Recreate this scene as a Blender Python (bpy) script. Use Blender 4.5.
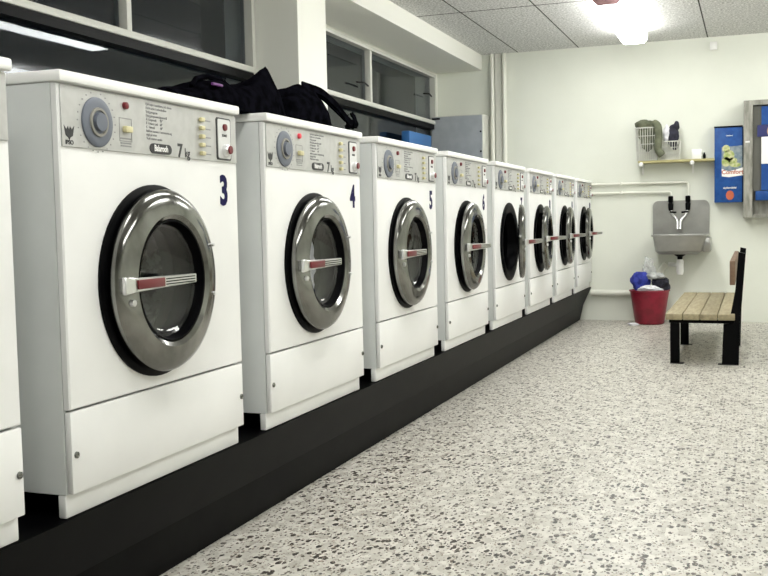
import bpy, bmesh, math, random
from mathutils import Vector, Matrix, noise
PI = math.pi
S = bpy.context.scene
for o in list(bpy.data.objects): bpy.data.objects.remove(o)
C = S.collection
random.seed(4)

# ------------------------------------------------------------------ camera
def cam_matrix(loc, yaw, pitch, roll):
    cy, sy, cp, sp = math.cos(yaw), math.sin(yaw), math.cos(pitch), math.sin(pitch)
    f = Vector((-sy*cp, cy*cp, sp)); r = Vector((cy, sy, 0)); u = r.cross(f)
    c, s = math.cos(roll), math.sin(roll)
    R, U = c*r + s*u, -s*r + c*u
    m = Matrix((R, U, -f)).transposed().to_4x4(); m.translation = loc
    return m
cd = bpy.data.cameras.new('camera'); cam = bpy.data.objects.new('camera', cd); C.objects.link(cam)
cam.matrix_world = cam_matrix(Vector((1.5081, 0, 1.0256)), .3541, -.0656, -.0205)
cd.sensor_width = 36; cd.lens = 997.7*36/768; cd.clip_start = .02
S.camera = cam

# ------------------------------------------------------------------ world, exposure, light levels
W = bpy.data.worlds.new('night'); S.world = W; W.use_nodes = True
W.node_tree.nodes['Background'].inputs[0].default_value = (.03, .045, .06, 1)
W.node_tree.nodes['Background'].inputs[1].default_value = .08
S.view_settings.view_transform = 'Standard'; S.view_settings.look = 'None'
S.view_settings.exposure = 0.85; S.view_settings.gamma = 1; S.view_settings.use_curve_mapping = False
LAMP = 11.0            # emission of the tubes' diffusers

# ------------------------------------------------------------------ measures
D = 10.148; H = 2.726; Y0 = 1.926; PITCH = 1.0441; WID = .853; XW = -1.6; ZB = .333
XR = 3.7; YB = -2.2

# ------------------------------------------------------------------ materials
def mat(name, col, rough=.5, metal=0, **kw):
    m = bpy.data.materials.new(name); m.use_nodes = True
    b = m.node_tree.nodes['Principled BSDF']
    b.inputs['Base Color'].default_value = (*col, 1); b.inputs['Roughness'].default_value = rough
    b.inputs['Metallic'].default_value = metal
    for k, v in kw.items():
        b.inputs[k.replace('_', ' ')].default_value = v
    return m
def noisy(m, col2, scale=8, lo=.4, hi=.6, detail=4, bump=0, stretch=(1, 1, 1), bscale=None):
    nt = m.node_tree; N = nt.nodes; L = nt.links; b = N['Principled BSDF']
    c1 = tuple(b.inputs['Base Color'].default_value)
    tc = N.new('ShaderNodeTexCoord'); mp = N.new('ShaderNodeMapping'); mp.inputs['Scale'].default_value = stretch
    L.new(tc.outputs['Object'], mp.inputs[0])
    n = N.new('ShaderNodeTexNoise'); n.inputs['Scale'].default_value = scale; n.inputs['Detail'].default_value = detail
    L.new(mp.outputs[0], n.inputs['Vector'])
    r = N.new('ShaderNodeValToRGB'); r.color_ramp.elements[0].position = lo; r.color_ramp.elements[1].position = hi
    r.color_ramp.elements[0].color = c1; r.color_ramp.elements[1].color = (*col2, 1)
    L.new(n.outputs[0], r.inputs[0]); L.new(r.outputs[0], b.inputs['Base Color'])
    if bump:
        bp = N.new('ShaderNodeBump'); bp.inputs['Strength'].default_value = bump; bp.inputs['Distance'].default_value = .01
        if bscale:
            n2 = N.new('ShaderNodeTexNoise'); n2.inputs['Scale'].default_value = bscale; L.new(tc.outputs['Object'], n2.inputs['Vector']); L.new(n2.outputs[0], bp.inputs['Height'])
        else: L.new(n.outputs[0], bp.inputs['Height'])
        L.new(bp.outputs[0], b.inputs['Normal'])
    return m
enamel = noisy(mat('white_enamel', (.86, .86, .85), .32), (.82, .82, .81), 3)
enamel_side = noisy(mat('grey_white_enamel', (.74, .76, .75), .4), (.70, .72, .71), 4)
lidmat = mat('lid_laminate', (.88, .88, .86), .35)
fasciam = noisy(mat('silver_fascia', (.50, .50, .485), .42, .25), (.46, .46, .445), 30)
chrome = noisy(mat('brushed_chrome', (.30, .30, .285), .13, 1), (.13, .13, .12), 6, .35, .65, stretch=(1, 1, 1))
chrome2 = mat('polished_chrome', (.72, .72, .72), .28, 1)
rubber = mat('black_rubber', (.002, .002, .0025), .35, Specular_IOR_Level=.05)
black = mat('black_plastic', (.0015, .0015, .002), .4, Specular_IOR_Level=.08)
def thin_glass(name, tint):
    m = bpy.data.materials.new(name); m.use_nodes = True; nt = m.node_tree; N = nt.nodes; L = nt.links; N.clear()
    tr = N.new('ShaderNodeBsdfTransparent'); tr.inputs[0].default_value = (*tint, 1)
    gl = N.new('ShaderNodeBsdfGlossy'); gl.inputs['Roughness'].default_value = .05
    lw = N.new('ShaderNodeLayerWeight'); lw.inputs['Blend'].default_value = .12
    ad = N.new('ShaderNodeMath'); ad.operation = 'MULTIPLY_ADD'; ad.inputs[1].default_value = .5; ad.inputs[2].default_value = .02
    mx = N.new('ShaderNodeMixShader'); o = N.new('ShaderNodeOutputMaterial')
    L.new(lw.outputs['Facing'], ad.inputs[0]); L.new(ad.outputs[0], mx.inputs[0]); L.new(tr.outputs[0], mx.inputs[1]); L.new(gl.outputs[0], mx.inputs[2]); L.new(mx.outputs[0], o.inputs[0])
    return m
glassd = thin_glass('dark_door_glass', (.75, .76, .78))
drumm = noisy(mat('drum_steel', (.16, .16, .17), .35, .7), (.04, .04, .045), 40, .45, .55)
winglass = mat('window_glass', (.5, .55, .6), .02, 0, Transmission_Weight=1.0, IOR=1.3)
red = mat('red_plastic', (.14, .008, .014), .3)
redbright = mat('pink_red_light', (.75, .05, .08), .3)
ivory = mat('ivory_plastic', (.62, .57, .33), .4)
dialm = mat('blue_grey_dial', (.13, .145, .18), .5)
dial2 = mat('pale_dial_ring', (.26, .25, .22), .5)
ink = mat('dark_ink', (.02, .02, .022), .5)
inkgrey = mat('grey_ink', (.27, .27, .27), .6)
navy = mat('navy_number_ink', (.010, .008, .065), .6, Specular_IOR_Level=.1)
greyplate = mat('coin_plate', (.66, .66, .65), .35)
framew = mat('frame_paint', (.62, .62, .57), .45)
wallm = noisy(mat('cream_wall_paint', (.77, .79, .71), .65), (.74, .76, .68), 2.5, .35, .65, bump=.06, bscale=60)
beamm = mat('white_soffit_paint', (.84, .84, .78), .6)
pipem = mat('cream_pipe_paint', (.80, .80, .72), .4)
steel = noisy(mat('sink_steel', (.44, .44, .42), .33, .9), (.33, .33, .31), 6, .3, .7)
woods = noisy(mat('bench_wood', (.36, .31, .19), .6), (.24, .20, .12), 5, .3, .7, stretch=(9, 1, 9))
woodb = noisy(mat('bench_back_wood', (.20, .12, .075), .5), (.14, .085, .05), 5, .3, .7, stretch=(9, 1, 9))
shelfm = mat('shelf_edge_wood', (.42, .38, .18), .6)
plinthm = noisy(mat('black_plinth_board', (.0012, .0012, .0015), .38, Specular_IOR_Level=.035), (.0035, .004, .0035), 7, .4, .7, 6)
plinthtop = noisy(mat('brown_plinth_top', (.05, .032, .02), .7), (.09, .06, .04), 15)
bluem = noisy(mat('blue_cabinet_paint', (.015, .065, .25), .4, Specular_IOR_Level=.2), (.02, .085, .29), 20)
cabgrey = noisy(mat('grey_cabinet_paint', (.40, .43, .46), .5), (.36, .39, .42), 10)
whitem = mat('white_plastic', (.85, .85, .83), .4)
cloth_black = noisy(mat('black_nylon', (.0015, .0015, .002), .8, Specular_IOR_Level=0), (.004, .004, .006), 30, bump=.3)
purple = mat('purple_trim', (.12, .02, .16), .5)
olive = noisy(mat('olive_cloth', (.16, .17, .11), .9), (.10, .11, .07), 14, bump=.5)
bluecl = noisy(mat('blue_cloth', (.03, .05, .38), .8), (.02, .03, .25), 20, bump=.5)
whitecl = noisy(mat('white_cloth', (.78, .78, .80), .85), (.6, .6, .64), 20, bump=.5)
blackcl = noisy(mat('black_cloth', (.012, .012, .02), .9), (.03, .03, .05), 20, bump=.5)
creamcl = noisy(mat('cream_cloth', (.70, .68, .52), .85), (.5, .5, .4), 20, bump=.5)
plasticb = mat('clear_bag_film', (.75, .77, .78), .25, 0, Alpha=.35)
redbin = noisy(mat('red_bin_plastic', (.27, .008, .03), .4), (.20, .005, .02), 12)
wirem = mat('white_wire', (.62, .62, .57), .4)
wornmetal = noisy(mat('worn_grey_metal', (.20, .20, .17), .5, .35), (.38, .37, .33), 14, .35, .65, 8, stretch=(2, 2, .5))
picgrey = noisy(mat('picture_print', (.13, .19, .24), .5), (.26, .30, .32), 25)
picgreen = noisy(mat('green_print', (.30, .38, .10), .5), (.55, .55, .30), 40)
orange = mat('orange_red_print', (.45, .10, .04), .5)
bluelight = mat('light_blue_plastic', (.03, .14, .38), .4)

def emit(name, col, st):
    m = bpy.data.materials.new(name); m.use_nodes = True; nt = m.node_tree; nt.nodes.clear()
    e = nt.nodes.new('ShaderNodeEmission'); e.inputs[0].default_value = (*col, 1); e.inputs[1].default_value = st
    o = nt.nodes.new('ShaderNodeOutputMaterial'); nt.links.new(e.outputs[0], o.inputs[0]); return m
tubem = emit('lit_diffuser', (1, 1, .965), LAMP)

def terrazzo():
    m = mat('terrazzo', (.6, .6, .55), .42); nt = m.node_tree; N = nt.nodes; L = nt.links; b = N['Principled BSDF']
    tc = N.new('ShaderNodeTexCoord')
    stm = N.new('ShaderNodeMapping'); stm.inputs['Scale'].default_value = (1, .62, 1); L.new(tc.outputs['Object'], stm.inputs[0])
    dist = N.new('ShaderNodeTexNoise'); dist.inputs['Scale'].default_value = 60
    mx = N.new('ShaderNodeMix'); mx.data_type = 'VECTOR'; mx.inputs['Factor'].default_value = .012
    L.new(tc.outputs['Object'], dist.inputs['Vector']); L.new(stm.outputs[0], mx.inputs[4]); L.new(dist.outputs['Color'], mx.inputs[5])
    def layer(scale, thresh, size, src=None):
        v = N.new('ShaderNodeTexVoronoi'); v.inputs['Scale'].default_value = scale; v.inputs['Randomness'].default_value = 1
        L.new(mx.outputs[1], v.inputs['Vector'])
        sep = N.new('ShaderNodeSeparateColor'); L.new(v.outputs['Color'], sep.inputs[0])
        s1 = N.new('ShaderNodeMath'); s1.operation = 'LESS_THAN'; L.new(sep.outputs[0], s1.inputs[0]); s1.inputs[1].default_value = thresh
        ml = N.new('ShaderNodeMath'); ml.operation = 'MULTIPLY_ADD'; L.new(sep.outputs[1], ml.inputs[0]); ml.inputs[1].default_value = size*.5; ml.inputs[2].default_value = size*.45
        s2 = N.new('ShaderNodeMath'); s2.operation = 'LESS_THAN'; L.new(v.outputs['Distance'], s2.inputs[0]); L.new(ml.outputs[0], s2.inputs[1])
        a = N.new('ShaderNodeMath'); a.operation = 'MULTIPLY'; L.new(s1.outputs[0], a.inputs[0]); L.new(s2.outputs[0], a.inputs[1])
        return a.outputs[0], sep.outputs[2]
    big = N.new('ShaderNodeTexVoronoi'); big.inputs['Scale'].default_value = 45; L.new(mx.outputs[1], big.inputs['Vector'])
    sp = N.new('ShaderNodeSeparateColor'); L.new(big.outputs['Color'], sp.inputs[0])
    base = N.new('ShaderNodeValToRGB'); e = base.color_ramp.elements
    e[0].color = (.42, .40, .35, 1); e[1].color = (.62, .60, .54, 1); x = e.new(.5); x.color = (.53, .51, .46, 1)
    L.new(sp.outputs[0], base.inputs[0])
    cur = base.outputs[0]
    for scale, th, size, ramp in ((56, .30, .60, ((.012, .012, .012), (.09, .07, .055))), (90, .30, .55, ((.02, .02, .018), (.15, .12, .10))), (150, .3, .55, ((.12, .11, .09), (.34, .28, .22)))):
        f, rnd = layer(scale, th, size)
        rr = N.new('ShaderNodeValToRGB'); rr.color_ramp.elements[0].color = (*ramp[0], 1); rr.color_ramp.elements[1].color = (*ramp[1], 1)
        L.new(rnd, rr.inputs[0])
        mm = N.new('ShaderNodeMix'); mm.data_type = 'RGBA'; L.new(f, mm.inputs['Factor']); L.new(cur, mm.inputs[6]); L.new(rr.outputs[0], mm.inputs[7])
        cur = mm.outputs[2]
    L.new(cur, b.inputs['Base Color'])
    return m
def ceilmat():
    m = mat('woodwool_ceiling', (.5, .5, .5), .9); nt = m.node_tree; N = nt.nodes; L = nt.links; b = N['Principled BSDF']
    tc = N.new('ShaderNodeTexCoord')
    n = N.new('ShaderNodeTexNoise'); n.inputs['Scale'].default_value = 55; n.inputs['Detail'].default_value = 6; n.inputs['Roughness'].default_value = .7
    L.new(tc.outputs['Object'], n.inputs['Vector'])
    r = N.new('ShaderNodeValToRGB'); r.color_ramp.elements[0].position = .38; r.color_ramp.elements[1].position = .62
    r.color_ramp.elements[0].color = (.33, .33, .32, 1); r.color_ramp.elements[1].color = (.88, .88, .86, 1)
    L.new(n.outputs[0], r.inputs[0])
    sx = N.new('ShaderNodeSeparateXYZ'); L.new(tc.outputs['Object'], sx.inputs[0])
    def line(sock, off, pitch, w):
        a = N.new('ShaderNodeMath'); a.operation = 'ADD'; L.new(sock, a.inputs[0]); a.inputs[1].default_value = off + 50*pitch
        p = N.new('ShaderNodeMath'); p.operation = 'MODULO'; L.new(a.outputs[0], p.inputs[0]); p.inputs[1].default_value = pitch
        c = N.new('ShaderNodeMath'); c.operation = 'LESS_THAN'; L.new(p.outputs[0], c.inputs[0]); c.inputs[1].default_value = w
        return c.outputs[0]
    l1 = line(sx.outputs[0], .742, .613, .012); l2 = line(sx.outputs[1], -8.0, 2.4, .02)
    mxx = N.new('ShaderNodeMath'); mxx.operation = 'MAXIMUM'; L.new(l1, mxx.inputs[0]); L.new(l2, mxx.inputs[1])
    mm = N.new('ShaderNodeMix'); mm.data_type = 'RGBA'; L.new(mxx.outputs[0], mm.inputs['Factor']); L.new(r.outputs[0], mm.inputs[6]); mm.inputs[7].default_value = (.03, .03, .025, 1)
    L.new(mm.outputs[2], b.inputs['Base Color'])
    bp = N.new('ShaderNodeBump'); bp.inputs['Strength'].default_value = .4; bp.inputs['Distance'].default_value = .01; L.new(n.outputs[0], bp.inputs['Height']); L.new(bp.outputs[0], b.inputs['Normal'])
    return m

# ------------------------------------------------------------------ builders
def B(): return bmesh.new()
def box(bm, x0, x1, y0, y1, z0, z1, bev=0, seg=2, mi=0):
    r = bmesh.ops.create_cube(bm, size=1)
    for v in r['verts']:
        v.co = Vector(((x0+x1)/2 + v.co.x*(x1-x0), (y0+y1)/2 + v.co.y*(y1-y0), (z0+z1)/2 + v.co.z*(z1-z0)))
    fs = {f for v in r['verts'] for f in v.link_faces}
    for f in fs: f.material_index = mi
    if bev:
        es = list({e for v in r['verts'] for e in v.link_edges})
        bmesh.ops.bevel(bm, geom=es, offset=bev, segments=seg, affect='EDGES', profile=.5)
    return bm
def Bx(*a, **k): return box(B(), *a, **k)
def prism(bm, pts, axis, a, b):
    """closed outline pts in the two other axes, extruded along axis from a to b"""
    def mk(p, t):
        q = list(p); q.insert(axis, t); return bm.verts.new(q)
    A = [mk(p, a) for p in pts]; Z = [mk(p, b) for p in pts]; n = len(pts)
    bm.faces.new(A); bm.faces.new(Z[::-1])
    for i in range(n): bm.faces.new((A[i], Z[i], Z[(i+1) % n], A[(i+1) % n]))
    bmesh.ops.recalc_face_normals(bm, faces=bm.faces); return bm
def lathe(bm, prof, c, axis='X', n=48, sy=1):
    """prof: (r, t) along axis"""
    rings = []
    for r, t in prof:
        ring = []
        if r < 1e-6: ring = [bm.verts.new(axp(axis, 0, 0, t, c))]
        else:
            for k in range(n):
                a = 2*PI*k/n; ring.append(bm.verts.new(axp(axis, r*math.cos(a)*sy, r*math.sin(a), t, c)))
        rings.append(ring)
    for A, Z in zip(rings, rings[1:]):
        if len(A) == 1 and len(Z) == 1: continue
        for k in range(n):
            k2 = (k+1) % n
            if len(A) == 1: bm.faces.new((A[0], Z[k], Z[k2]))
            elif len(Z) == 1: bm.faces.new((A[k], A[k2], Z[0]))
            else: bm.faces.new((A[k], A[k2], Z[k2], Z[k]))
    bmesh.ops.recalc_face_normals(bm, faces=bm.faces); return bm
def axp(axis, u, v, t, c):
    c = Vector(c)
    if axis == 'X': return c + Vector((t, u, v))
    if axis == 'Y': return c + Vector((u, t, v))
    return c + Vector((u, v, t))
def tube(bm, pts, r, n=10, caps=True):
    pts = [Vector(p) for p in pts]; rings = []; up = None
    for i, p in enumerate(pts):
        d = (pts[min(i+1, len(pts)-1)] - pts[max(i-1, 0)]).normalized()
        if up is None:
            up = Vector((0, 0, 1)) if abs(d.z) < .9 else Vector((1, 0, 0))
        s = d.cross(up).normalized(); up = s.cross(d).normalized()
        rr = r[i] if isinstance(r, (list, tuple)) else r
        rings.append([bm.verts.new(p + rr*(math.cos(2*PI*k/n)*s + math.sin(2*PI*k/n)*up)) for k in range(n)])
    for A, Z in zip(rings, rings[1:]):
        for k in range(n): bm.faces.new((A[k], A[(k+1) % n], Z[(k+1) % n], Z[k]))
    if caps: bm.faces.new(rings[0][::-1]); bm.faces.new(rings[-1])
    bmesh.ops.recalc_face_normals(bm, faces=bm.faces); return bm
def bend(pts, r=.03, k=5):
    """round the corners of a poly line"""
    P = [Vector(p) for p in pts]; out = [P[0]]
    for a, b, c in zip(P, P[1:], P[2:]):
        u = (a-b).normalized(); w = (c-b).normalized(); p = b+u*r; q = b+w*r
        for i in range(k+1):
            t = i/k; out.append((1-t)**2*p + 2*t*(1-t)*b + t*t*q)
    out.append(P[-1]); return out
def obj(name, bm, m, parent=None, smooth=True, loc=None):
    me = bpy.data.meshes.new(name); bm.to_mesh(me); bm.free()
    for q in (m if isinstance(m, (list, tuple)) else [m]): me.materials.append(q)
    if smooth:
        me.polygons.foreach_set('use_smooth', [True]*len(me.polygons)); me.set_sharp_from_angle(angle=math.radians(38))
    o = bpy.data.objects.new(name, me); C.objects.link(o)
    if parent: o.parent = parent
    if loc: o.location = loc
    return o
def text(name, body, size, m, parent, loc, rot=(PI/2, 0, PI/2), bold=0, sx=1, ext=.0006, align='CENTER', lead=1, sh=0):
    cu = bpy.data.curves.new(name, 'FONT'); cu.body = body; cu.size = size; cu.offset = bold; cu.extrude = ext
    cu.align_x = align; cu.align_y = 'CENTER'; cu.space_line = lead; cu.resolution_u = 3; cu.shear = sh
    t = bpy.data.objects.new('tmp', cu); C.objects.link(t)
    bpy.context.view_layer.update()
    me = bpy.data.meshes.new_from_object(t.evaluated_get(bpy.context.evaluated_depsgraph_get()))
    bpy.data.objects.remove(t); me.materials.clear(); me.materials.append(m); me.name = name
    o = bpy.data.objects.new(name, me); C.objects.link(o)
    o.parent = parent; o.location = loc; o.rotation_euler = rot; o.scale = (sx, 1, 1)
    return o
def tag(o, label, cat, group=None):
    o['label'] = label; o['category'] = cat
    if group: o['group'] = group
    return o
def thing(name, label, cat, loc=(0, 0, 0), rz=0, group=None):
    o = bpy.data.objects.new(name, None); C.objects.link(o); o.location = loc; o.rotation_euler = (0, 0, rz); o.empty_display_size = .1
    return tag(o, label, cat, group)
def struct(name, bm, m, parent=None, smooth=False):
    o = obj(name, bm, m, parent, smooth)
    if not parent: o['kind'] = 'structure'
    return o
def dup(root, loc):
    r = root.copy(); C.objects.link(r); r.location = loc
    for ch in list(root.children):
        c = ch.copy(); C.objects.link(c); c.parent = r
        for g in list(ch.children):
            d = g.copy(); C.objects.link(d); d.parent = c
    return r
def blob(c, rad, seed=0, amp=.25, freq=3.0, sub=4, flat=None):
    bm = B(); bmesh.ops.create_icosphere(bm, subdivisions=sub, radius=1); c = Vector(c)
    for v in bm.verts:
        p = v.co.copy(); n = noise.noise(p*freq*.5 + Vector((seed*7.3, seed, 0)))*amp*1.6 + noise.noise(p*freq*1.7 + Vector((seed, 0, 5)))*amp*.6
        n += (.5-abs(noise.noise(p*freq + Vector((seed*3.1, 9, seed)))))*amp*.5
        p *= 1+n
        q = Vector((p.x*rad[0], p.y*rad[1], p.z*rad[2])) + c
        if flat is not None and q.z < flat: q.z = flat
        v.co = q
    return bm
def sheet(rows, th=.006):
    """rows: list of rows of points -> thickened cloth"""
    bm = B(); V = [[bm.verts.new(p) for p in r] for r in rows]
    for A, Z in zip(V, V[1:]):
        for i in range(len(A)-1): bm.faces.new((A[i], A[i+1], Z[i+1], Z[i]))
    bmesh.ops.recalc_face_normals(bm, faces=bm.faces)
    bmesh.ops.solidify(bm, geom=bm.faces[:], thickness=th); return bm

# ------------------------------------------------------------------ setting
struct('floor', Bx(-1.8, XR+.1, YB-.1, D+.1, -.1, 0), terrazzo())
struct('ceiling', Bx(-1.8, XR+.1, YB-.1, D+.1, H, H+.1), ceilmat())
struct('wall_far', Bx(-1.8, XR+.1, D, D+.12, 0, H), wallm)
struct('wall_right', Bx(XR, XR+.12, YB, D, 0, H), wallm)
struct('wall_back', Bx(-1.8, XR, YB-.12, YB, 0, H), wallm)
ZS = 1.2; ZT = 2.53
bm = B(); box(bm, XW-.2, XW, YB, D, 0, ZS); box(bm, XW-.2, XW, YB, D, ZT, H); box(bm, XW-.2, XW, 10.0, D, ZS, ZT); box(bm, XW-.2, XW, 5.98, 6.44, ZS, ZT)
struct('wall_left', bm, beamm)
struct('trim_1', Bx(XW, -1.115, YB, D, 2.57, H), beamm)            # boxed beam over the windows
struct('trim_2', Bx(XW, -1.262, 5.98, 6.44, 0, 2.57), beamm)        # pillar
struct('trim_3', Bx(XW-.02, XW+.14, YB, 5.978, ZS-.03, ZS), framew)      # window boards
struct('trim_4', Bx(XW-.02, XW+.14, 6.442, D-.002, ZS-.03, ZS), framew)
def window(name, ya, yb, mull):
    bm = B(); w = .045; d0, d1 = XW-.05, XW+.035
    box(bm, d0, d1, ya, yb, ZT-.028, ZT); box(bm, d0, d1, ya, yb, ZS, ZS+w)
    box(bm, d0, d1, ya, ya+w, ZS+w, ZT-.028); box(bm, d0, d1, yb-w, yb, ZS+w, ZT-.028)
    o = struct(name, bm, framew)
    obj('transom', Bx(d0, XW+.05, ya+w, yb-w, 2.018, 2.056, bev=.004), framew, o)
    obj('transom_shade', Bx(d0, XW+.04, ya+w, yb-w, 1.968, 2.017), black, o)  # black bar that stands in for the shadow below the transom
    for y in mull: obj('mullion', Bx(d0, XW+.03, y-.022, y+.022, 2.057, ZT-.028, bev=.004), framew, o)
    g = B(); box(g, XW-.025, XW-.019, ya+.01, yb-.01, ZS+.01, ZT-.01)
    obj('pane', g, winglass, o, smooth=False)
    return o
w1 = window('window_1', YB+.02, 5.97, (-.6, 2.0, 4.55))
w2 = window('window_2', 6.45, 9.99, (8.12,))
for y, z in ((7.9, 2.19), (9.7, 2.3)):
    obj('window_latch', tube(B(), [(XW+.03, y-.12, z), (XW+.05, y, z+.01), (XW+.03, y+.14, z)], .008, 6), black, w2)

# black plinth under the machines
bm = B(); prism(bm, [(-.012, ZB), (-.095, .15), (-.128, 0), (-.85, 0), (-.85, ZB)], 1, YB+.3, D-.004)
pl = obj('plinth', bm, plinthm, smooth=False)
tag(pl, 'long black sloped plinth that carries the row of washing machines', 'plinth')

# ------------------------------------------------------------------ washing machine (origin at plinth top, left front corner)
def washer():
    r = thing('washing_machine', '', 'washing machine', (0, Y0, ZB), group='washing machines standing in a row on the plinth')
    z = lambda v: v-ZB
    W_ = WID; DY, DZ, R = .383, .882-ZB, .245
    # cabinet shell, open at the front
    bm = B(); t = .012
    box(bm, -.72, -.020, 0, t, z(.393), z(1.365)); box(bm, -.72, -.020, W_-t, W_, z(.393), z(1.365))
    box(bm, -.72, -.708, t, W_-t, z(.393), z(1.365)); box(bm, -.708, -.020, t, W_-t, z(.393), z(.41)); box(bm, -.708, -.020, t, W_-t, z(1.35), z(1.365))
    obj('cabinet', bm, enamel_side, r, smooth=False)
    obj('lid', Bx(-.73, .014, -.004, W_+.004, z(1.367), z(1.394), bev=.006), lidmat, r)
    obj('kick_plate', Bx(-.045, -.022, .0, W_, .002, z(.392), bev=.004), enamel, r)
    obj('rear_support', Bx(-.70, -.60, .03, W_-.03, .002, z(.392)), black, r)
    obj('service_panel', Bx(-.018, 0, .002, W_-.002, z(.395), z(.592), bev=.004), enamel, r)
    # front panel with the round opening
    bm = B(); n = 64; y0, y1, z0, z1 = .002, W_-.002, z(.597), z(1.365)
    def ringv(x, rr): return [bm.verts.new((x, DY+rr*math.cos(2*PI*k/n), DZ+rr*math.sin(2*PI*k/n))) for k in range(n)]
    def rectv(x, e=0):
        out = []
        for k in range(n):
            c, s = math.cos(2*PI*k/n), math.sin(2*PI*k/n)
            ts = []
            if c > 1e-9: ts.append((y1-e-DY)/c)
            if c < -1e-9: ts.append((y0+e-DY)/c)
            if s > 1e-9: ts.append((z1-e-DZ)/s)
            if s < -1e-9: ts.append((z0+e-DZ)/s)
            tt = min(ts); out.append([DY+tt*c, DZ+tt*s])
        for cy, cz in ((y0+e, z0+e), (y0+e, z1-e), (y1-e, z0+e), (y1-e, z1-e)):
            a = math.atan2(cz-DZ, cy-DY) % (2*PI); k = round(a/(2*PI)*n) % n; out[k] = [cy, cz]
        return [bm.verts.new((x, p[0], p[1])) for p in out]
    loops = [ringv(-.025, R-.045), ringv(0, R-.045), rectv(0, .004), rectv(-.004, 0), rectv(-.018, 0)]
    for A, Z in zip(loops, loops[1:]):
        for k in range(n): bm.faces.new((A[k], A[(k+1) % n], Z[(k+1) % n], Z[k]))
    bmesh.ops.recalc_face_normals(bm, faces=bm.faces)
    obj('front_panel', bm, enamel, r)
    # gasket + drum
    obj('gasket', lathe(B(), [(R+.012, .0005), (R+.012, .006), (R-.002, .011), (R-.02, .011), (R-.05, .006), (R-.06, -.03), (R-.075, -.05), (R-.07, -.09)], (0, DY, DZ), n=64), rubber, r)
    obj('drum', lathe(B(), [(R-.068, -.09), (R-.02, -.11), (R-.02, -.42), (R-.1, -.46), (0, -.46)], (0, DY, DZ)), drumm, r)
    # fascia
    obj('fascia', Bx(0, .004, .008, W_-.008, z(1.218), z(1.361), bev=.001, seg=1), fasciam, r)
    F = .0042
    d = obj('program_dial', lathe(B(), [(.061, F), (.060, F+.004), (.056, F+.006), (.045, F+.006), (0, F+.006)], (0, .142, z(1.284))), dialm, r)
    obj('dial_ring', lathe(B(), [(.036, F+.006), (.035, F+.010), (.029, F+.010), (.028, F+.0062)], (0, .142, z(1.284))), dial2, d)
    obj('dial_knob', lathe(B(), [(.023, F+.006), (.022, F+.016), (0, F+.017)], (0, .142, z(1.284))), dialm, d)
    bm = B()
    for k in range(24):
        a = 2*PI*k/24; cy, cz = .142+.075*math.cos(a), z(1.284)+.072*math.sin(a)
        if cz < z(1.355): box(bm, F, F+.0006, cy-.002, cy+.002, cz-.0015, cz+.0015)
    obj('dial_marks', bm, inkgrey, r, smooth=False)
    obj('indicator_light', lathe(B(), [(.010, F), (.009, F+.008), (0, F+.011)], (0, .26, z(1.336)), n=16), red, r)
    bm = B()
    for a in ((.234, .288, z(1.245), z(1.247)), (.234, .288, z(1.303), z(1.305)), (.234, .2355, z(1.245), z(1.305)), (.2865, .288, z(1.245), z(1.305))): box(bm, F, F+.0006, *a)
    for zz in (1.251, 1.239, 1.232): box(bm, F, F+.0006, .238, .284, z(zz), z(zz)+.0035)
    obj('switch_outline', bm, inkgrey, r, smooth=False)
    obj('rocker_switch', Bx(F, F+.014, .246, .276, z(1.268), z(1.284), bev=.003), ivory, r)
    text('instructions', 'Fyld tøjet i maskinen, luk døren\nHæld sæbe i sæbeskuffen\nVælg program\nDrej programvælgeren til\nA  Kogevask      95°\nB  Kulørt vask   60°\nC  Finvask         40°\nIndkast mønter i automaten og\ntryk på start\nVask starter straks', .0098, inkgrey, r, (F, .355, z(1.306)), bold=.0001, align='LEFT', lead=1.02)
    # badge
    bm = B(); pts = []
    for cx_, a0 in ((.457, -PI/2), (.383, PI/2)):
        for k in range(9): a = a0+PI*k/8; pts.append((cx_+.016*math.cos(a), z(1.236)+.0135*math.sin(a)))
    prism(bm, pts, 0, F, F+.002)
    bdg = obj('badge', bm, ink, r, smooth=False)
    text('badge_lettering', 'Balarooh', .0235, whitem, bdg, (F+.0022, .42, z(1.2365)), bold=.0006, sx=.78)
    text('capacity_lettering', '7', .052, ink, r, (F, .518, z(1.236)), bold=.0014)
    text('capacity_unit', 'kg', .036, ink, r, (F, .556, z(1.232)), bold=.0005, sx=.85)
    bm = B(); prism(bm, [(-.019, .014), (-.010, .004), (-.004, .012), (0, .002), (.004, .012), (.010, .004), (.019, .014), (.013, -.010), (.004, -.014), (0, -.02), (-.004, -.014), (-.013, -.010)], 0, F, F+.0008)
    for v in bm.verts: v.co += Vector((0, .034, z(1.254)))
    lg = obj('bird_logo', bm, ink, r, smooth=False)
    text('logo_lettering', 'IPSO', .014, ink, r, (F, .034, z(1.228)), bold=.0004, sx=1.05)
    for k in range(5):
        zz = z(1.334-.0243*k)
        b = obj('push_button', Bx(F, F+.012, .622, .643, zz-.006, zz+.006, bev=.003), ivory, r)
        obj('button_label', Bx(F, F+.0006, .662, .690, zz-.0025, zz+.001), inkgrey, b, smooth=False)
    # coin / start plate
    bm = B(); o = [(.727, z(1.224)), (.803, z(1.224)), (.808, z(1.229)), (.808, z(1.345)), (.803, z(1.350)), (.727, z(1.350)), (.722, z(1.345)), (.722, z(1.229))]
    prism(bm, o, 0, F, F+.002); p1 = obj('start_plate_rim', bm, ink, r, smooth=False)
    bm = B(); prism(bm, [(.765+(a-.765)*.86, z(1.287)+(b-z(1.287))*.93) for a, b in o], 0, F+.0021, F+.004); obj('start_plate', bm, greyplate, r, smooth=False)
    obj('start_light', lathe(B(), [(.011, F+.004), (.010, F+.010), (0, F+.012)], (0, .766, z(1.322)), n=16), red, r)
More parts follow.
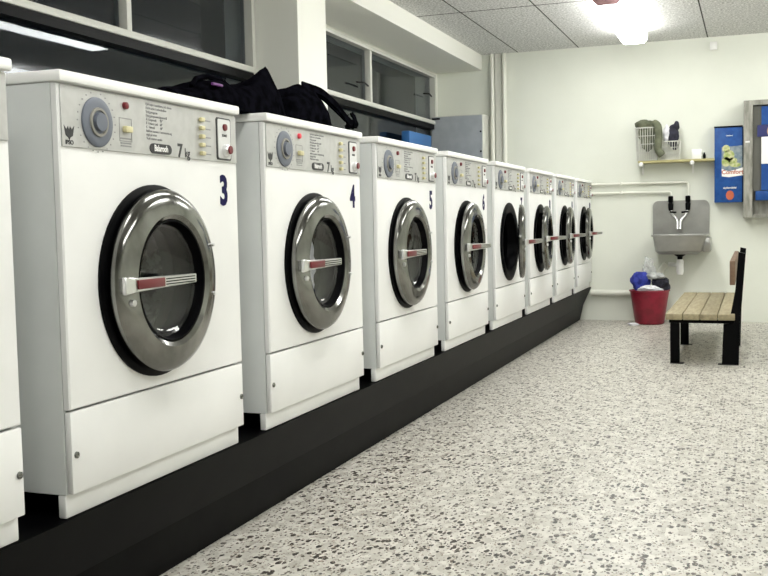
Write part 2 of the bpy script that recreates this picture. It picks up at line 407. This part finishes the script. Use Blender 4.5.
    sb = obj('start_button', lathe(B(), [(.019, F+.004), (.018, F+.016), (.014, F+.02), (0, F+.02)], (0, .768, z(1.252)), n=20), chrome2, r)
    obj('button_cap', lathe(B(), [(.0135, F+.0202), (.012, F+.024), (0, F+.024)], (0, .770, z(1.254)), n=16), red, sb)
    text('start_lettering', 'START', .0105, ink, r, (F+.0042, .766, z(1.297)), bold=.0002)
    for yy in (.018, .836): obj('panel_screw', lathe(B(), [(.0085, 0), (.008, .004), (.004, .006), (0, .003)], (0, yy, z(.488)), n=12), chrome, r)
    # door, hinged at its far edge; local origin = hinge
    RO = R-.002
    door = obj('door', lathe(B(), [(RO-.012, 0), (RO, .004), (RO+.001, .018), (RO-.006, .028), (RO-.022, .036), (RO-.05, .040), (RO-.066, .042), (RO-.072, .038), (RO-.078, .034), (RO-.080, .0), (RO-.05, -.004), (RO-.012, 0)], (0, -RO, 0), n=72), chrome, r)
    door.location = (.015, DY+RO+.006, DZ)
    obj('inner_rim', lathe(B(), [(RO-.0805, .034), (RO-.084, .034), (RO-.088, .02), (RO-.093, .004), (RO-.099, 0), (RO-.092, -.004), (RO-.083, -.002)], (0, -RO, 0), n=64), rubber, door)
    obj('door_glass', lathe(B(), [(RO-.086, .012), (RO-.10, .004), (RO-.12, -.006), (RO-.17, -.012), (0, -.015)], (0, -RO, 0), n=48), glassd, door)
    # lever handle
    yl = -(2*RO+.004)                      # free edge side
    bm = B(); prism(bm, [(yl, -.022), (yl, .022), (yl+.045, .018), (yl+.335, .014), (yl+.335, -.010), (yl+.045, -.018)], 0, .041, .053)
    bmesh.ops.bevel(bm, geom=bm.edges[:], offset=.002, segments=1, affect='EDGES')
    hd = obj('handle', bm, chrome2, door)
    obj('handle_grip', Bx(.0532, .058, yl+.048, yl+.17, -.011, .013, bev=.002), red, door)
    bm = B()
    for zz in (-.006, .001, .008): box(bm, .0532, .0545, yl+.18, yl+.325, zz-.0015, zz+.0015)
    obj('handle_grooves', bm, black, door, smooth=False)
    obj('latch_bracket', Bx(.02, .0405, yl+.012, yl+.045, -.016, .016, bev=.002), chrome, door)
    obj('bolt', lathe(B(), [(.010, .030), (.009, .046), (0, .048)], (0, yl+.045, -.045), n=12), chrome2, door)
    for zz in (.09, -.05): obj('bolt', lathe(B(), [(.006, .034), (.005, .042), (0, .044)], (0, -.035, zz), n=10), chrome2, door)
    return r
def pose(r, door_deg, lever_deg):
    d = [c for c in r.children if c.name.split('.')[0] == 'door'][0]
    d.rotation_euler.z = math.radians(door_deg)          # free edge swings out to +x
    if lever_deg:
        RO = .243; p = Vector((.045, -(2*RO-.01), 0))
        M = Matrix.Translation(p) @ Matrix.Rotation(-math.radians(lever_deg), 4, 'Z') @ Matrix.Translation(-p)
        for g in d.children:
            if g.name.startswith('handle'): g.matrix_basis = M @ g.matrix_basis
info = {2: 'white washing machine cut off by the left edge of the picture',
        3: 'large white washing machine numbered 3, nearest whole one, its dark door shut',
        4: 'white washing machine numbered 4, with the black bag lying on its lid',
        5: 'white washing machine numbered 5, cream washing behind its door',
        6: 'white washing machine numbered 6, its handle just swung out',
        7: 'white washing machine numbered 7, door ajar and seen edge-on',
        8: 'white washing machine numbered 8, third from the far end of the row',
        9: 'white washing machine numbered 9, second from the far end of the row',
        10: 'white washing machine numbered 10, last of the row by the far wall'}
poses = {2: (0, 0), 3: (.3, 0), 4: (0, 0), 5: (0, 0), 6: (1.5, 8), 7: (12, 18), 8: (4.5, 18), 9: (4, 16), 10: (4, 15)}
first = washer()
mach = {3: first}
for n in (2, 4, 5, 6, 7, 8, 9, 10): mach[n] = dup(first, (0, Y0+(n-3)*PITCH+(.028 if n == 2 else 0), ZB))
for n, r in mach.items():
    r['label'] = info[n]; pose(r, *poses[n])
    text('number', str(n), .122, navy, r, (.0008, .765 if n < 10 else .745, 1.128-ZB), bold=.0045, sx=.84 if n < 10 else .62)
for c in mach[4].children:
    if c.name.startswith('indicator_light'): c.data = c.data.copy(); c.data.materials[0] = redbright; c['label'] = 'lit pink-red indicator light'

def drum_load(n, m, label, dy=0, rx=.13, rz=.11, cols=None):
    y = Y0+(n-3)*PITCH+.385+dy
    o = obj('laundry', blob((-.082, y, .868), (.058, rx, rz), n, .22, 4), m); tag(o, label, 'laundry'); return o
drum_load(4, whitecl, 'pale grey and white washing inside the drum of machine 4', -.01, .125, .13)
drum_load(5, creamcl, 'cream coloured washing inside the drum of machine 5', -.01, .12, .135)

# ------------------------------------------------------------------ bags on the lids
ZL = 1.3955
def softbag(prof, x0, x1, seed, m, amp=.02):
    bm = B(); ny, nx = 44, 18; ys = [prof[0][0]+(prof[-1][0]-prof[0][0])*i/ny for i in range(ny+1)]
    def h(y):
        for (a, p), (b, q) in zip(prof, prof[1:]):
            if a <= y <= b+1e-9: return p+(q-p)*(y-a)/(b-a)
        return prof[-1][1]
    top, bot = [], []
    for i, y in enumerate(ys):
        e = min(1, 5*i/ny, 5*(ny-i)/ny); hw = .75+.25*e
        tr, br = [], []
        for j in range(nx+1):
            u = -1+2*j/nx; xx = (x0+x1)/2+(x1-x0)/2*u*hw + .02*noise.noise(Vector((y*5, seed, 0)))
            s = max(0, 1-abs(u)**3)**.5
            nn = noise.noise(Vector((xx*9, y*9, seed)))*amp + noise.noise(Vector((xx*22, y*22, seed)))*amp*.5
            ex = max(0, h(y)-1.535)*max(0, 1-abs(u-.35)*2.2)
            tr.append(bm.verts.new((xx, y, max(ZL+.001, ZL + (min(h(y), 1.535)-ZL)*s + ex + nn*s)))); br.append(bm.verts.new((xx, y, ZL)))
        top.append(tr); bot.append(br)
    for G in (top, bot):
        for A, Z in zip(G, G[1:]):
            for k in range(nx): bm.faces.new((A[k], A[k+1], Z[k+1], Z[k]))
    for i in range(ny):
        for j in (0, nx): bm.faces.new((top[i][j], top[i+1][j], bot[i+1][j], bot[i][j]))
    for i in (0, ny):
        for j in range(nx): bm.faces.new((top[i][j], top[i][j+1], bot[i][j+1], bot[i][j]))
    bmesh.ops.recalc_face_normals(bm, faces=bm.faces); return bm
bg = thing('sports_bag', 'black bag with a purple trim behind the lid of machine 3', 'bag', (-.15, 3.05, ZL))
def local(o, p):
    o.parent = p; o.matrix_parent_inverse = Matrix.Translation(-Vector(p.location)); return o
local(obj('bag_body', softbag([(2.60, 1.43), (2.66, 1.445), (2.76, 1.472), (2.84, 1.488), (3.02, 1.49), (3.12, 1.52), (3.24, 1.602), (3.275, 1.54), (3.32, 1.42)], -.26, -.05, 2, cloth_black, .022), cloth_black), bg)
local(obj('purple_strip', Bx(-.072, -.062, 2.76, 2.82, 1.463, 1.471, bev=.002), purple), bg)
local(obj('carry_handle', tube(B(), [(-.13, 2.74, 1.46), (-.13, 2.77, 1.488), (-.13, 2.84, 1.503), (-.12, 2.90, 1.50), (-.11, 2.95, 1.48)], .009, 8), cloth_black), bg)
bg = thing('shoulder_bag', 'limp black shoulder bag with its strap trailing on top of machine 4', 'bag', (-.15, 3.6, ZL))
local(obj('bag_body', softbag([(3.325, 1.42), (3.35, 1.49), (3.41, 1.525), (3.48, 1.555), (3.54, 1.56), (3.62, 1.515), (3.69, 1.45), (3.71, 1.40)], -.28, -.03, 9, cloth_black, .022), cloth_black), bg)
def ribbon(pts, w, th=.006):
    P = bend(pts, .03, 4); rows = []
    for i, p in enumerate(P):
        d = (P[min(i+1, len(P)-1)]-P[max(0, i-1)]).normalized(); s = d.cross(Vector((1, 0, .2))).normalized()
        rows.append([p-s*w/2, p+s*w/2])
    return sheet(rows, th)
local(obj('shoulder_strap', ribbon([(-.10, 3.50, 1.555), (-.05, 3.58, 1.535), (-.02, 3.66, 1.485), (-.01, 3.75, 1.432), (0, 3.785, 1.42), (0, 3.81, 1.44), (-.02, 3.80, 1.475)], .032, .008), cloth_black), bg)
local(obj('strap_end', ribbon([(-.08, 3.54, 1.55), (-.05, 3.64, 1.50), (-.04, 3.76, 1.455), (-.02, 3.79, 1.425), (-.02, 3.74, 1.405)], .025, .006), cloth_black), bg)

# blue box behind the machines on the window board
tag(obj('storage_box', Bx(XW+.05, XW+.13, 8.82, 9.5, ZS+.001, 1.87, bev=.01), bluelight), 'blue box standing on the window board beyond the transom', 'box')

# ------------------------------------------------------------------ ceiling lamps
capm = mat('pinkish_end_cap', (.12, .06, .06), .6)
def lamp(x, y, label, L=1.85):
    r = thing('ceiling_lamp', label, 'ceiling lamp', (x, y, H), group='long fluorescent ceiling lamps')
    bm = B(); box(bm, -.085, .085, 0, L, -.035, -.001); obj('housing', bm, whitem, r, smooth=False)
    bm = B(); prism(bm, [(-.118, -.036), (-.115, -.085), (-.085, -.117), (.085, -.117), (.115, -.085), (.118, -.036)], 1, .03, L-.002)
    obj('diffuser', bm, tubem, r, smooth=False)
    bm = B(); prism(bm, [(-.11, -.03), (-.105, -.09), (-.07, -.12), (.07, -.12), (.105, -.09), (.11, -.03)], 1, 0, .028)
    obj('end_cap', bm, capm, r, smooth=False)
    for x_, t in ((-.04, -.25), (.045, .25)): obj('diffuser_clip', Bx(-.006, .006, -.09, .09, -.004, 0), black, r, smooth=False, loc=(x_, .42, -.118)).rotation_euler.z = t
    return r
lamp(.49, 7.64, 'lit fluorescent ceiling lamp whose end nearly reaches the far wall')
for x, y in ((.72, 5.75), (.72, 3.0), (.72, .2), (2.5, 7.75), (2.5, 4.6), (2.5, 1.2)):
    lamp(x, y, 'lit fluorescent ceiling lamp out of the picture, over the room')

# ------------------------------------------------------------------ far wall
bm = B(); box(bm, -1.60, -1.048, D-.25, D-.002, 1.35, 2.10, bev=.004)
eb = obj('electrical_cabinet', bm, framew); tag(eb, 'grey flat electrical cabinet on the far wall left of the vertical pipes', 'cabinet')
obj('cabinet_door', Bx(-1.59, -1.058, D-.256, D-.251, 1.36, 2.09), cabgrey, eb, smooth=False)
obj('name_plate', Bx(-1.585, -1.50, D-.259, D-.2565, 2.065, 2.083), black, eb, smooth=False)
for z in (1.925, 1.725): obj('lock', lathe(B(), [(.010, 0), (.009, -.005), (0, -.006)], (-1.072, D-.2565, z), 'Y', 10), black, eb)
for x, lb in ((-1.0, 'left cream heating pipe running up the far wall to the ceiling'), (-.873, 'right cream heating pipe running up the far wall to the ceiling')):
    tag(obj('wall_pipe', tube(B(), [(x, D-.04, .01), (x, D-.04, H-.002)], .021, 14), pipem), lb, 'pipe', 'vertical heating pipes')
tag(obj('pipe_shadow', Bx(-.972, -.905, D-.03, D-.001, .01, H-.002), framew), 'narrow grey strip standing in for the shadow between the two vertical pipes on the far wall', 'board')  # grey slab in place of the shadow lying between the pipes
# horizontal water pipes down to the taps
XT1, XT2 = .765, .925
p1 = tag(obj('water_pipe', tube(B(), bend([(-.9, D-.03, 1.362), (XT2, D-.03, 1.355), (XT2, D-.03, 1.20)], .025), .012, 10), pipem), 'upper cream water pipe crossing the far wall to the right tap', 'pipe', 'water pipes to the sink')
p2 = tag(obj('water_pipe', tube(B(), bend([(-.9, D-.03, 1.277), (XT1, D-.03, 1.265), (XT1, D-.03, 1.20)], .025), .012, 10), pipem), 'lower cream water pipe crossing the far wall to the left tap', 'pipe', 'water pipes to the sink')
for p, z in ((p1, 1.36), (p2, 1.272)): obj('pipe_clip', Bx(.28, .30, D-.065, D-.001, z-.016, z+.016), pipem, p, smooth=False)
tag(obj('waste_pipe', tube(B(), bend([(-.01, D-.045, .28), (.66, D-.045, .28), (.66, D-.045, .50), (.72, D-.045, .56)], .05), .03, 14), pipem), 'thick low white waste pipe behind the red bin', 'pipe')
# sink
sk = thing('sink', 'wall mounted stainless steel sink with tall splashback', 'sink', (.86, D, .65))
bm = B(); pts = []
for cx_, cz_, a0 in ((1.066, 1.125, 0), (.648, 1.125, PI/2)):
    for k in range(7): a = a0+PI/2*k/6; pts.append((cx_+.055*math.cos(a), cz_+.055*math.sin(a)))
pts += [(.593, .845), (1.121, .845)]
prism(bm, pts, 1, D-.022, D-.002); local(obj('splashback', bm, steel), sk)
# basin: hollow tapered trough
def loop(bm, x0, x1, y0, y1, z, r, n=5):
    out = []
    for cx_, cy_, a0 in ((x1-r, y1-r, 0), (x0+r, y1-r, PI/2), (x0+r, y0+r, PI), (x1-r, y0+r, 1.5*PI)):
        for k in range(n): a = a0+PI/2*k/(n-1); out.append(bm.verts.new((cx_+r*math.cos(a), cy_+r*math.sin(a), z)))
    return out
bm = B(); y1 = D-.024; y0 = D-.41
Ls = [loop(bm, .635, 1.10, y0+.02, y1-.01, .845, .04), loop(bm, .68, 1.01, y0+.06, y1-.03, .68, .05), loop(bm, .67, 1.02, y0+.045, y1-.02, .668, .05), loop(bm, .645, 1.075, y0+.012, y1, .70, .04), loop(bm, .625, 1.11, y0+.004, y1, .838, .03), loop(bm, .612, 1.125, y0-.006, y1, .84, .025), loop(bm, .612, 1.125, y0-.006, y1, .852, .025), loop(bm, .635, 1.10, y0+.02, y1-.01, .852, .04), ]
for A, Z in zip(Ls[2:], Ls[3:]):
    for k in range(len(A)): bm.faces.new((A[k], A[(k+1) % len(A)], Z[(k+1) % len(A)], Z[k]))
A, Z = Ls[7], Ls[1]
for k in range(len(A)): bm.faces.new((A[k], A[(k+1) % len(A)], Z[(k+1) % len(A)], Z[k]))
bm.faces.new(Ls[1]); bm.faces.new(Ls[2][::-1])
bmesh.ops.delete(bm, geom=Ls[0], context='VERTS'); bmesh.ops.recalc_face_normals(bm, faces=bm.faces)
local(obj('basin', bm, steel), sk)
local(obj('side_bracket', Bx(1.078, 1.142, y0+.03, y1, .69, .825, bev=.006), steel), sk)
local(obj('drain', lathe(B(), [(.055, .667), (.05, .655), (.026, .64), (.022, .60)], (.86, D-.2, 0), 'Z', 16), black), sk)
local(obj('drain_trap', lathe(B(), [(.02, .62), (.034, .60), (.036, .50), (.028, .47), (0, .465)], (.86, D-.2, 0), 'Z', 16), whitem), sk)
local(obj('trap_arm', tube(B(), bend([(.84, D-.2, .56), (.78, D-.05, .56), (.742, D-.045, .56)], .02), .02, 10), whitem), sk)
# taps
for xt, dirn, lb in ((XT1, 1, 'left tap with black sleeve above the sink'), (XT2, -1, 'right tap with black sleeve above the sink')):
    t = thing('tap', lb, 'tap', (xt, D-.05, 1.2), group='taps over the sink')
    local(obj('tap_sleeve', lathe(B(), [(.015, 1.225), (.024, 1.22), (.024, 1.17), (.018, 1.16), (.025, 1.15), (.022, 1.09), (.012, 1.08)], (xt, D-.06, 0), 'Z', 14), rubber), t)
    bx = .845+(-.014 if dirn > 0 else .014)
    local(obj('spout', tube(B(), bend([(xt, D-.06, 1.10), (xt+dirn*.01, D-.07, 1.05), (bx, D-.11, .99), (bx, D-.14, .90)], .03), .012, 10), chrome2), t)
    local(obj('tap_handle', tube(B(), [(xt+dirn*.0, D-.08, 1.07), (xt+dirn*.0, D-.10, 1.07), (xt+dirn*.055, D-.12, 1.065)], .009, 8), black), t)
# shelf + things on it
sh = thing('wall_shelf', 'narrow wooden shelf on white brackets above the sink', 'shelf', (.8, D, 1.56))
local(obj('board', Bx(.47, 1.172, D-.19, D-.002, 1.545, 1.567, bev=.003), shelfm, smooth=False), sh)
for x in (.50, .97):
    bm = B(); prism(bm, [(D-.19, 1.544), (D-.002, 1.544), (D-.002, 1.44), (D-.02, 1.44), (D-.05, 1.515), (D-.19, 1.522)], 0, x-.008, x+.008)
    b = local(obj('bracket', bm, whitem, smooth=False), sh)
    obj('bracket_cap', lathe(B(), [(0, -.225), (.018, -.22), (.022, -.19)], (x, D, 1.532), 'Y', 12), whitem, sh).matrix_parent_inverse = Matrix.Translation(-Vector(sh.location))
def wirebasket(name, x0, x1, z1, lb, nx, nz):
    ya, yb, z0 = D-.185, D-.03, 1.5695; r = .0028; bm = B(); ins = .015
    def P(x, y, t):   # taper towards the bottom
        cx_, cy_ = (x0+x1)/2, (ya+yb)/2; k = .86+.14*t
        return (cx_+(x-cx_)*k, cy_+(y-cy_)*k, z0+r+(z1-z0)*t)
    for i in range(nx+1):
        x = x0+(x1-x0)*i/nx; tube(bm, [P(x, ya, 1), P(x, ya, 0), P(x, yb, 0), P(x, yb, 1)], r, 5)
    for i in range(1, 5):
        y = ya+(yb-ya)*i/5; tube(bm, [P(x0, y, 1), P(x0, y, 0), P(x1, y, 0), P(x1, y, 1)], r, 5)
    for j in range(nz+1):
        t = j/nz; q = [P(x0, ya, t), P(x1, ya, t), P(x1, yb, t), P(x0, yb, t), P(x0, ya, t)]
        tube(bm, q, r*(1.9 if j == nz else 1), 5)
    return tag(obj(name, bm, wirem), lb, 'basket')
wirebasket('wire_basket', .445, .655, 1.88, 'tall white wire basket with an olive garment, left on the shelf', 9, 4)
wirebasket('wire_basket', .672, .86, 1.74, 'low white wire basket under the white and black cloths on the shelf', 8, 3)
o = obj('olive_jacket', blob((.55, D-.105, 1.80), (.075, .045, .125), 3, .22, 3, flat=1.60), olive)
tag(o, 'olive green jacket bundled in the tall wire basket', 'jacket')
obj('sleeve', tube(B(), bend([(.62, D-.17, 1.925), (.66, D-.20, 1.90), (.668, D-.215, 1.78), (.655, D-.21, 1.67), (.70, D-.21, 1.61)], .03), .036, 10), olive, o)
obj('collar', blob((.535, D-.11, 1.915), (.095, .045, .05), 6, .2, 3), olive, o)
tag(obj('white_cloth', blob((.735, D-.12, 1.815), (.035, .04, .085), 8, .12, 3), whitecl), 'white cloth standing in the low wire basket beside the olive sleeve', 'cloth')
bm = blob((.795, D-.125, 1.80), (.052, .04, .10), 11, .15, 3); 
gm = blob((.825, D-.125, 1.89), (.026, .03, .045), 12, .15, 3); me = bpy.data.meshes.new('t'); gm.to_mesh(me); gm.free(); bm.from_mesh(me)
gm = blob((.812, D-.125, 1.70), (.03, .03, .035), 13, .15, 3); me = bpy.data.meshes.new('t'); gm.to_mesh(me); gm.free(); bm.from_mesh(me)
tag(obj('black_cloth', bm, blackcl), 'black cloth hanging over the right end of the low wire basket', 'cloth')
tag(obj('detergent_box', Bx(.965, 1.055, D-.15, D-.05, 1.568, 1.66, bev=.006), whitem), 'small white box on the shelf left of the blue dispenser', 'box')
tag(obj('small_bottle', lathe(B(), [(0, 0), (.012, 0), (.013, .035), (.007, .045), (.008, .058), (0, .058)], (1.08, D-.15, 1.568), 'Z', 12), black), 'tiny black bottle beside the white box on the shelf', 'bottle')

# blue dispenser
ds = thing('softener_dispenser', 'narrow tall blue dispenser with a picture, hanging right of the shelf', 'dispenser', (1.31, D, 1.14))
local(obj('casing', Bx(1.170, 1.422, D-.13, D-.002, 1.148, 1.852, bev=.006), bluem), ds)
fy = D-.1302; RT = (PI/2, 0, 0)
def quadface(name, pts, m, y=fy, th=.0012): return prism(B(), pts, 1, y-th, y)
local(obj('top_edge', Bx(1.166, 1.422, D-.132, D-.002, 1.853, 1.866), black, smooth=False), ds)
local(obj('side_edge', Bx(1.4205, 1.426, D-.132, D-.002, 1.15, 1.852), black, smooth=False), ds)
local(obj('picture', quadface('p', [(1.235, 1.42), (1.425, 1.43), (1.425, 1.68), (1.235, 1.67)], picgrey), picgrey, smooth=False), ds)
def discs(lst, y):
    bm = B()
    for x, z, a, b in lst:
        prism(bm, [(x+a*math.cos(2*PI*k/16), z+b*math.sin(2*PI*k/16)) for k in range(16)], 1, y-.001, y)
    return bm
local(obj('plant_print', discs([(1.275, 1.655, .034, .034), (1.30, 1.59, .05, .05), (1.275, 1.53, .04, .045), (1.335, 1.54, .04, .03), (1.355, 1.50, .05, .022)], fy-.0014), picgreen, smooth=False), ds)
local(obj('ribbon_print', quadface('r', [(1.237, 1.395), (1.30, 1.385), (1.425, 1.40), (1.428, 1.475), (1.36, 1.455), (1.30, 1.44), (1.235, 1.465)], whitem, fy-.0028), whitem, smooth=False), ds)
for body, size, m_, x, z, b_ in (('Comfort', .055, orange, 1.332, 1.432, .0012), ('Unilever', .018, whitem, 1.305, 1.775, .0002), ('skyllemiddel', .024, whitem, 1.308, 1.285, .0004)):
    t_ = text('lettering', body, size, m_, ds, (x-ds.location.x, (fy-.005)-ds.location.y, z-ds.location.z), rot=RT, bold=b_)
local(obj('price_mark', discs([(1.31, 1.215, .036, .045)], fy-.001), orange, smooth=False), ds)
# larger vending cabinet
vd = thing('vending_cabinet', 'worn grey metal vending cabinet with blue panels at the right edge', 'vending machine', (1.7, D, 1.0))
bm = B(); YF = D-.16; 
box(bm, 1.43, 1.51, YF, D-.002, 1.0, 2.09, bev=.004); box(bm, 1.94, 2.02, YF, D-.002, 1.0, 2.09, bev=.004)
box(bm, 1.511, 1.939, YF, D-.002, 2.045, 2.09); box(bm, 1.511, 1.939, YF, D-.002, 1.0, 1.03); box(bm, 1.511, 1.939, D-.03, D-.002, 1.031, 2.044)
local(obj('frame', bm, wornmetal, smooth=False), vd)
local(obj('inner_strip', Bx(1.512, 1.585, YF+.03, D-.035, 1.25, 2.04), mat('inner_dark_panel', (.10, .10, .085), .6), smooth=False), vd)
local(obj('blue_header', Bx(1.586, 1.938, YF+.01, D-.035, 1.86, 2.03), bluem, smooth=False), vd)
local(obj('dark_blue_print', Bx(1.55, 1.938, YF+.006, D-.04, 1.75, 1.857), mat('navy_print', (.015, .02, .12), .4), smooth=False), vd)
local(obj('price_card', Bx(1.586, 1.938, YF+.004, D-.04, 1.50, 1.748), whitem, smooth=False), vd)
local(obj('blue_front', Bx(1.586, 1.938, YF+.01, D-.035, 1.255, 1.498), bluem, smooth=False), vd)
local(obj('blue_ledge', Bx(1.535, 1.938, YF-.012, D-.035, 1.16, 1.248, bev=.006), bluem), vd)
local(obj('coin_lock', Bx(1.445, 1.485, YF-.006, YF-.001, 1.70, 1.715), whitem, smooth=False), vd)
local(obj('round_print', discs([(1.665, 1.80, .03, .05)], YF+.005), mat('yellow_print', (.6, .4, .2), .5), smooth=False), vd)
for body, size, m_, x, z in (('Vaskepulver', .035, whitem, 1.74, 1.945), ('Pris  5,-', .03, inkgrey, 1.76, 1.70), ('1  2  3  4  5', .028, inkgrey, 1.76, 1.62), ('Indkast mønt', .028, inkgrey, 1.76, 1.55)):
    text('lettering', body, size, m_, vd, (x-1.7, (YF+.003 if m_ is not whitem else YF+.009)-D, z-1.0), rot=RT, bold=.0003)
tag(obj('junction_box', Bx(1.125, 1.19, D-.035, D-.001, 2.60, 2.675, bev=.004), whitem), 'small white junction box high on the far wall at the ceiling', 'box')

# ------------------------------------------------------------------ red bin with clothes
rb = thing('laundry_bin', 'dark red plastic bin on the floor below the sink', 'bin', (.585, 9.85, 0))
obj('bin_body', lathe(B(), [(0, .004), (.128, .004), (.136, .012), (.182, .315), (.192, .318), (.192, .328), (.178, .328), (.130, .02), (0, .014)], (0, 0, 0), 'Z', 40), redbin, rb)
def cl(name, c, rad, seed, m, lb, cat, amp=.25): return tag(obj(name, blob(c, rad, seed, amp, 3), m), lb, cat)
cl('blue_garment', (.505, 9.81, .41), (.085, .06, .10), 21, bluecl, 'blue garment on the left of the heap in the red bin', 'clothes')
cl('black_garment', (.69, 9.85, .385), (.075, .08, .085), 22, blackcl, 'black garment on the right of the heap in the red bin', 'clothes')
cl('white_garment', (.60, 9.765, .34), (.095, .045, .035), 23, whitecl, 'white garment at the front of the heap in the red bin', 'clothes')
cl('grey_garment', (.645, 9.79, .462), (.085, .05, .032), 27, noisy(mat('pale_grey_cloth', (.5, .51, .5), .8), (.3, .32, .32), 20, bump=.5), 'pale grey garment on top of the heap in the red bin', 'clothes')
cl('plastic_bag', (.575, 9.90, .53), (.05, .05, .10), 29, plasticb, 'crumpled clear plastic bag standing up out of the red bin', 'bag', .4)
tag(obj('paper_scrap', blob((.455, 9.66, .012), (.05, .02, .014), 31, .3, 3, 3, flat=.001), whitecl), 'white paper scrap on the floor in front of the red bin', 'paper')

# ------------------------------------------------------------------ bench
bn = thing('bench', 'wooden bench with black steel legs and a low wooden backrest', 'bench', (1.17, 7.2, 0))
for i, (a, b) in enumerate(((.945, 1.057), (1.061, 1.172), (1.176, 1.287), (1.291, 1.40))):
    local(obj('seat_plank', Bx(a, b, 7.14, 9.2, .312, .354, bev=.004), woods), bn)
for y in (7.2, 8.27):
    fr = local(obj('seat_rail', Bx(.965, 1.395, y, y+.05, .285, .310, bev=.002), black), bn)
    bm = B(); box(bm, .972, 1.035, y, y+.055, .004, .284, bev=.002); lg = local(obj('leg', bm, black), bn)
    obj('foot', Bx(.972, 1.062, y-.01, y+.065, 0, .0035), black, lg, smooth=False)
    bm = B(); prism(bm, [(1.315, .004), (1.425, .004), (1.432, .30), (1.465, .765), (1.422, .775), (1.402, .52), (1.372, .35), (1.402, .29), (1.325, .28)], 1, y, y+.055)
    lg = local(obj('rear_leg', bm, black, smooth=False), bn)
    obj('foot', Bx(1.290, 1.425, y-.01, y+.065, 0, .0035), black, lg, smooth=False)
local(obj('backrest', Bx(1.365, 1.40, 7.19, 9.2, .55, .715, bev=.004), woodb), bn)
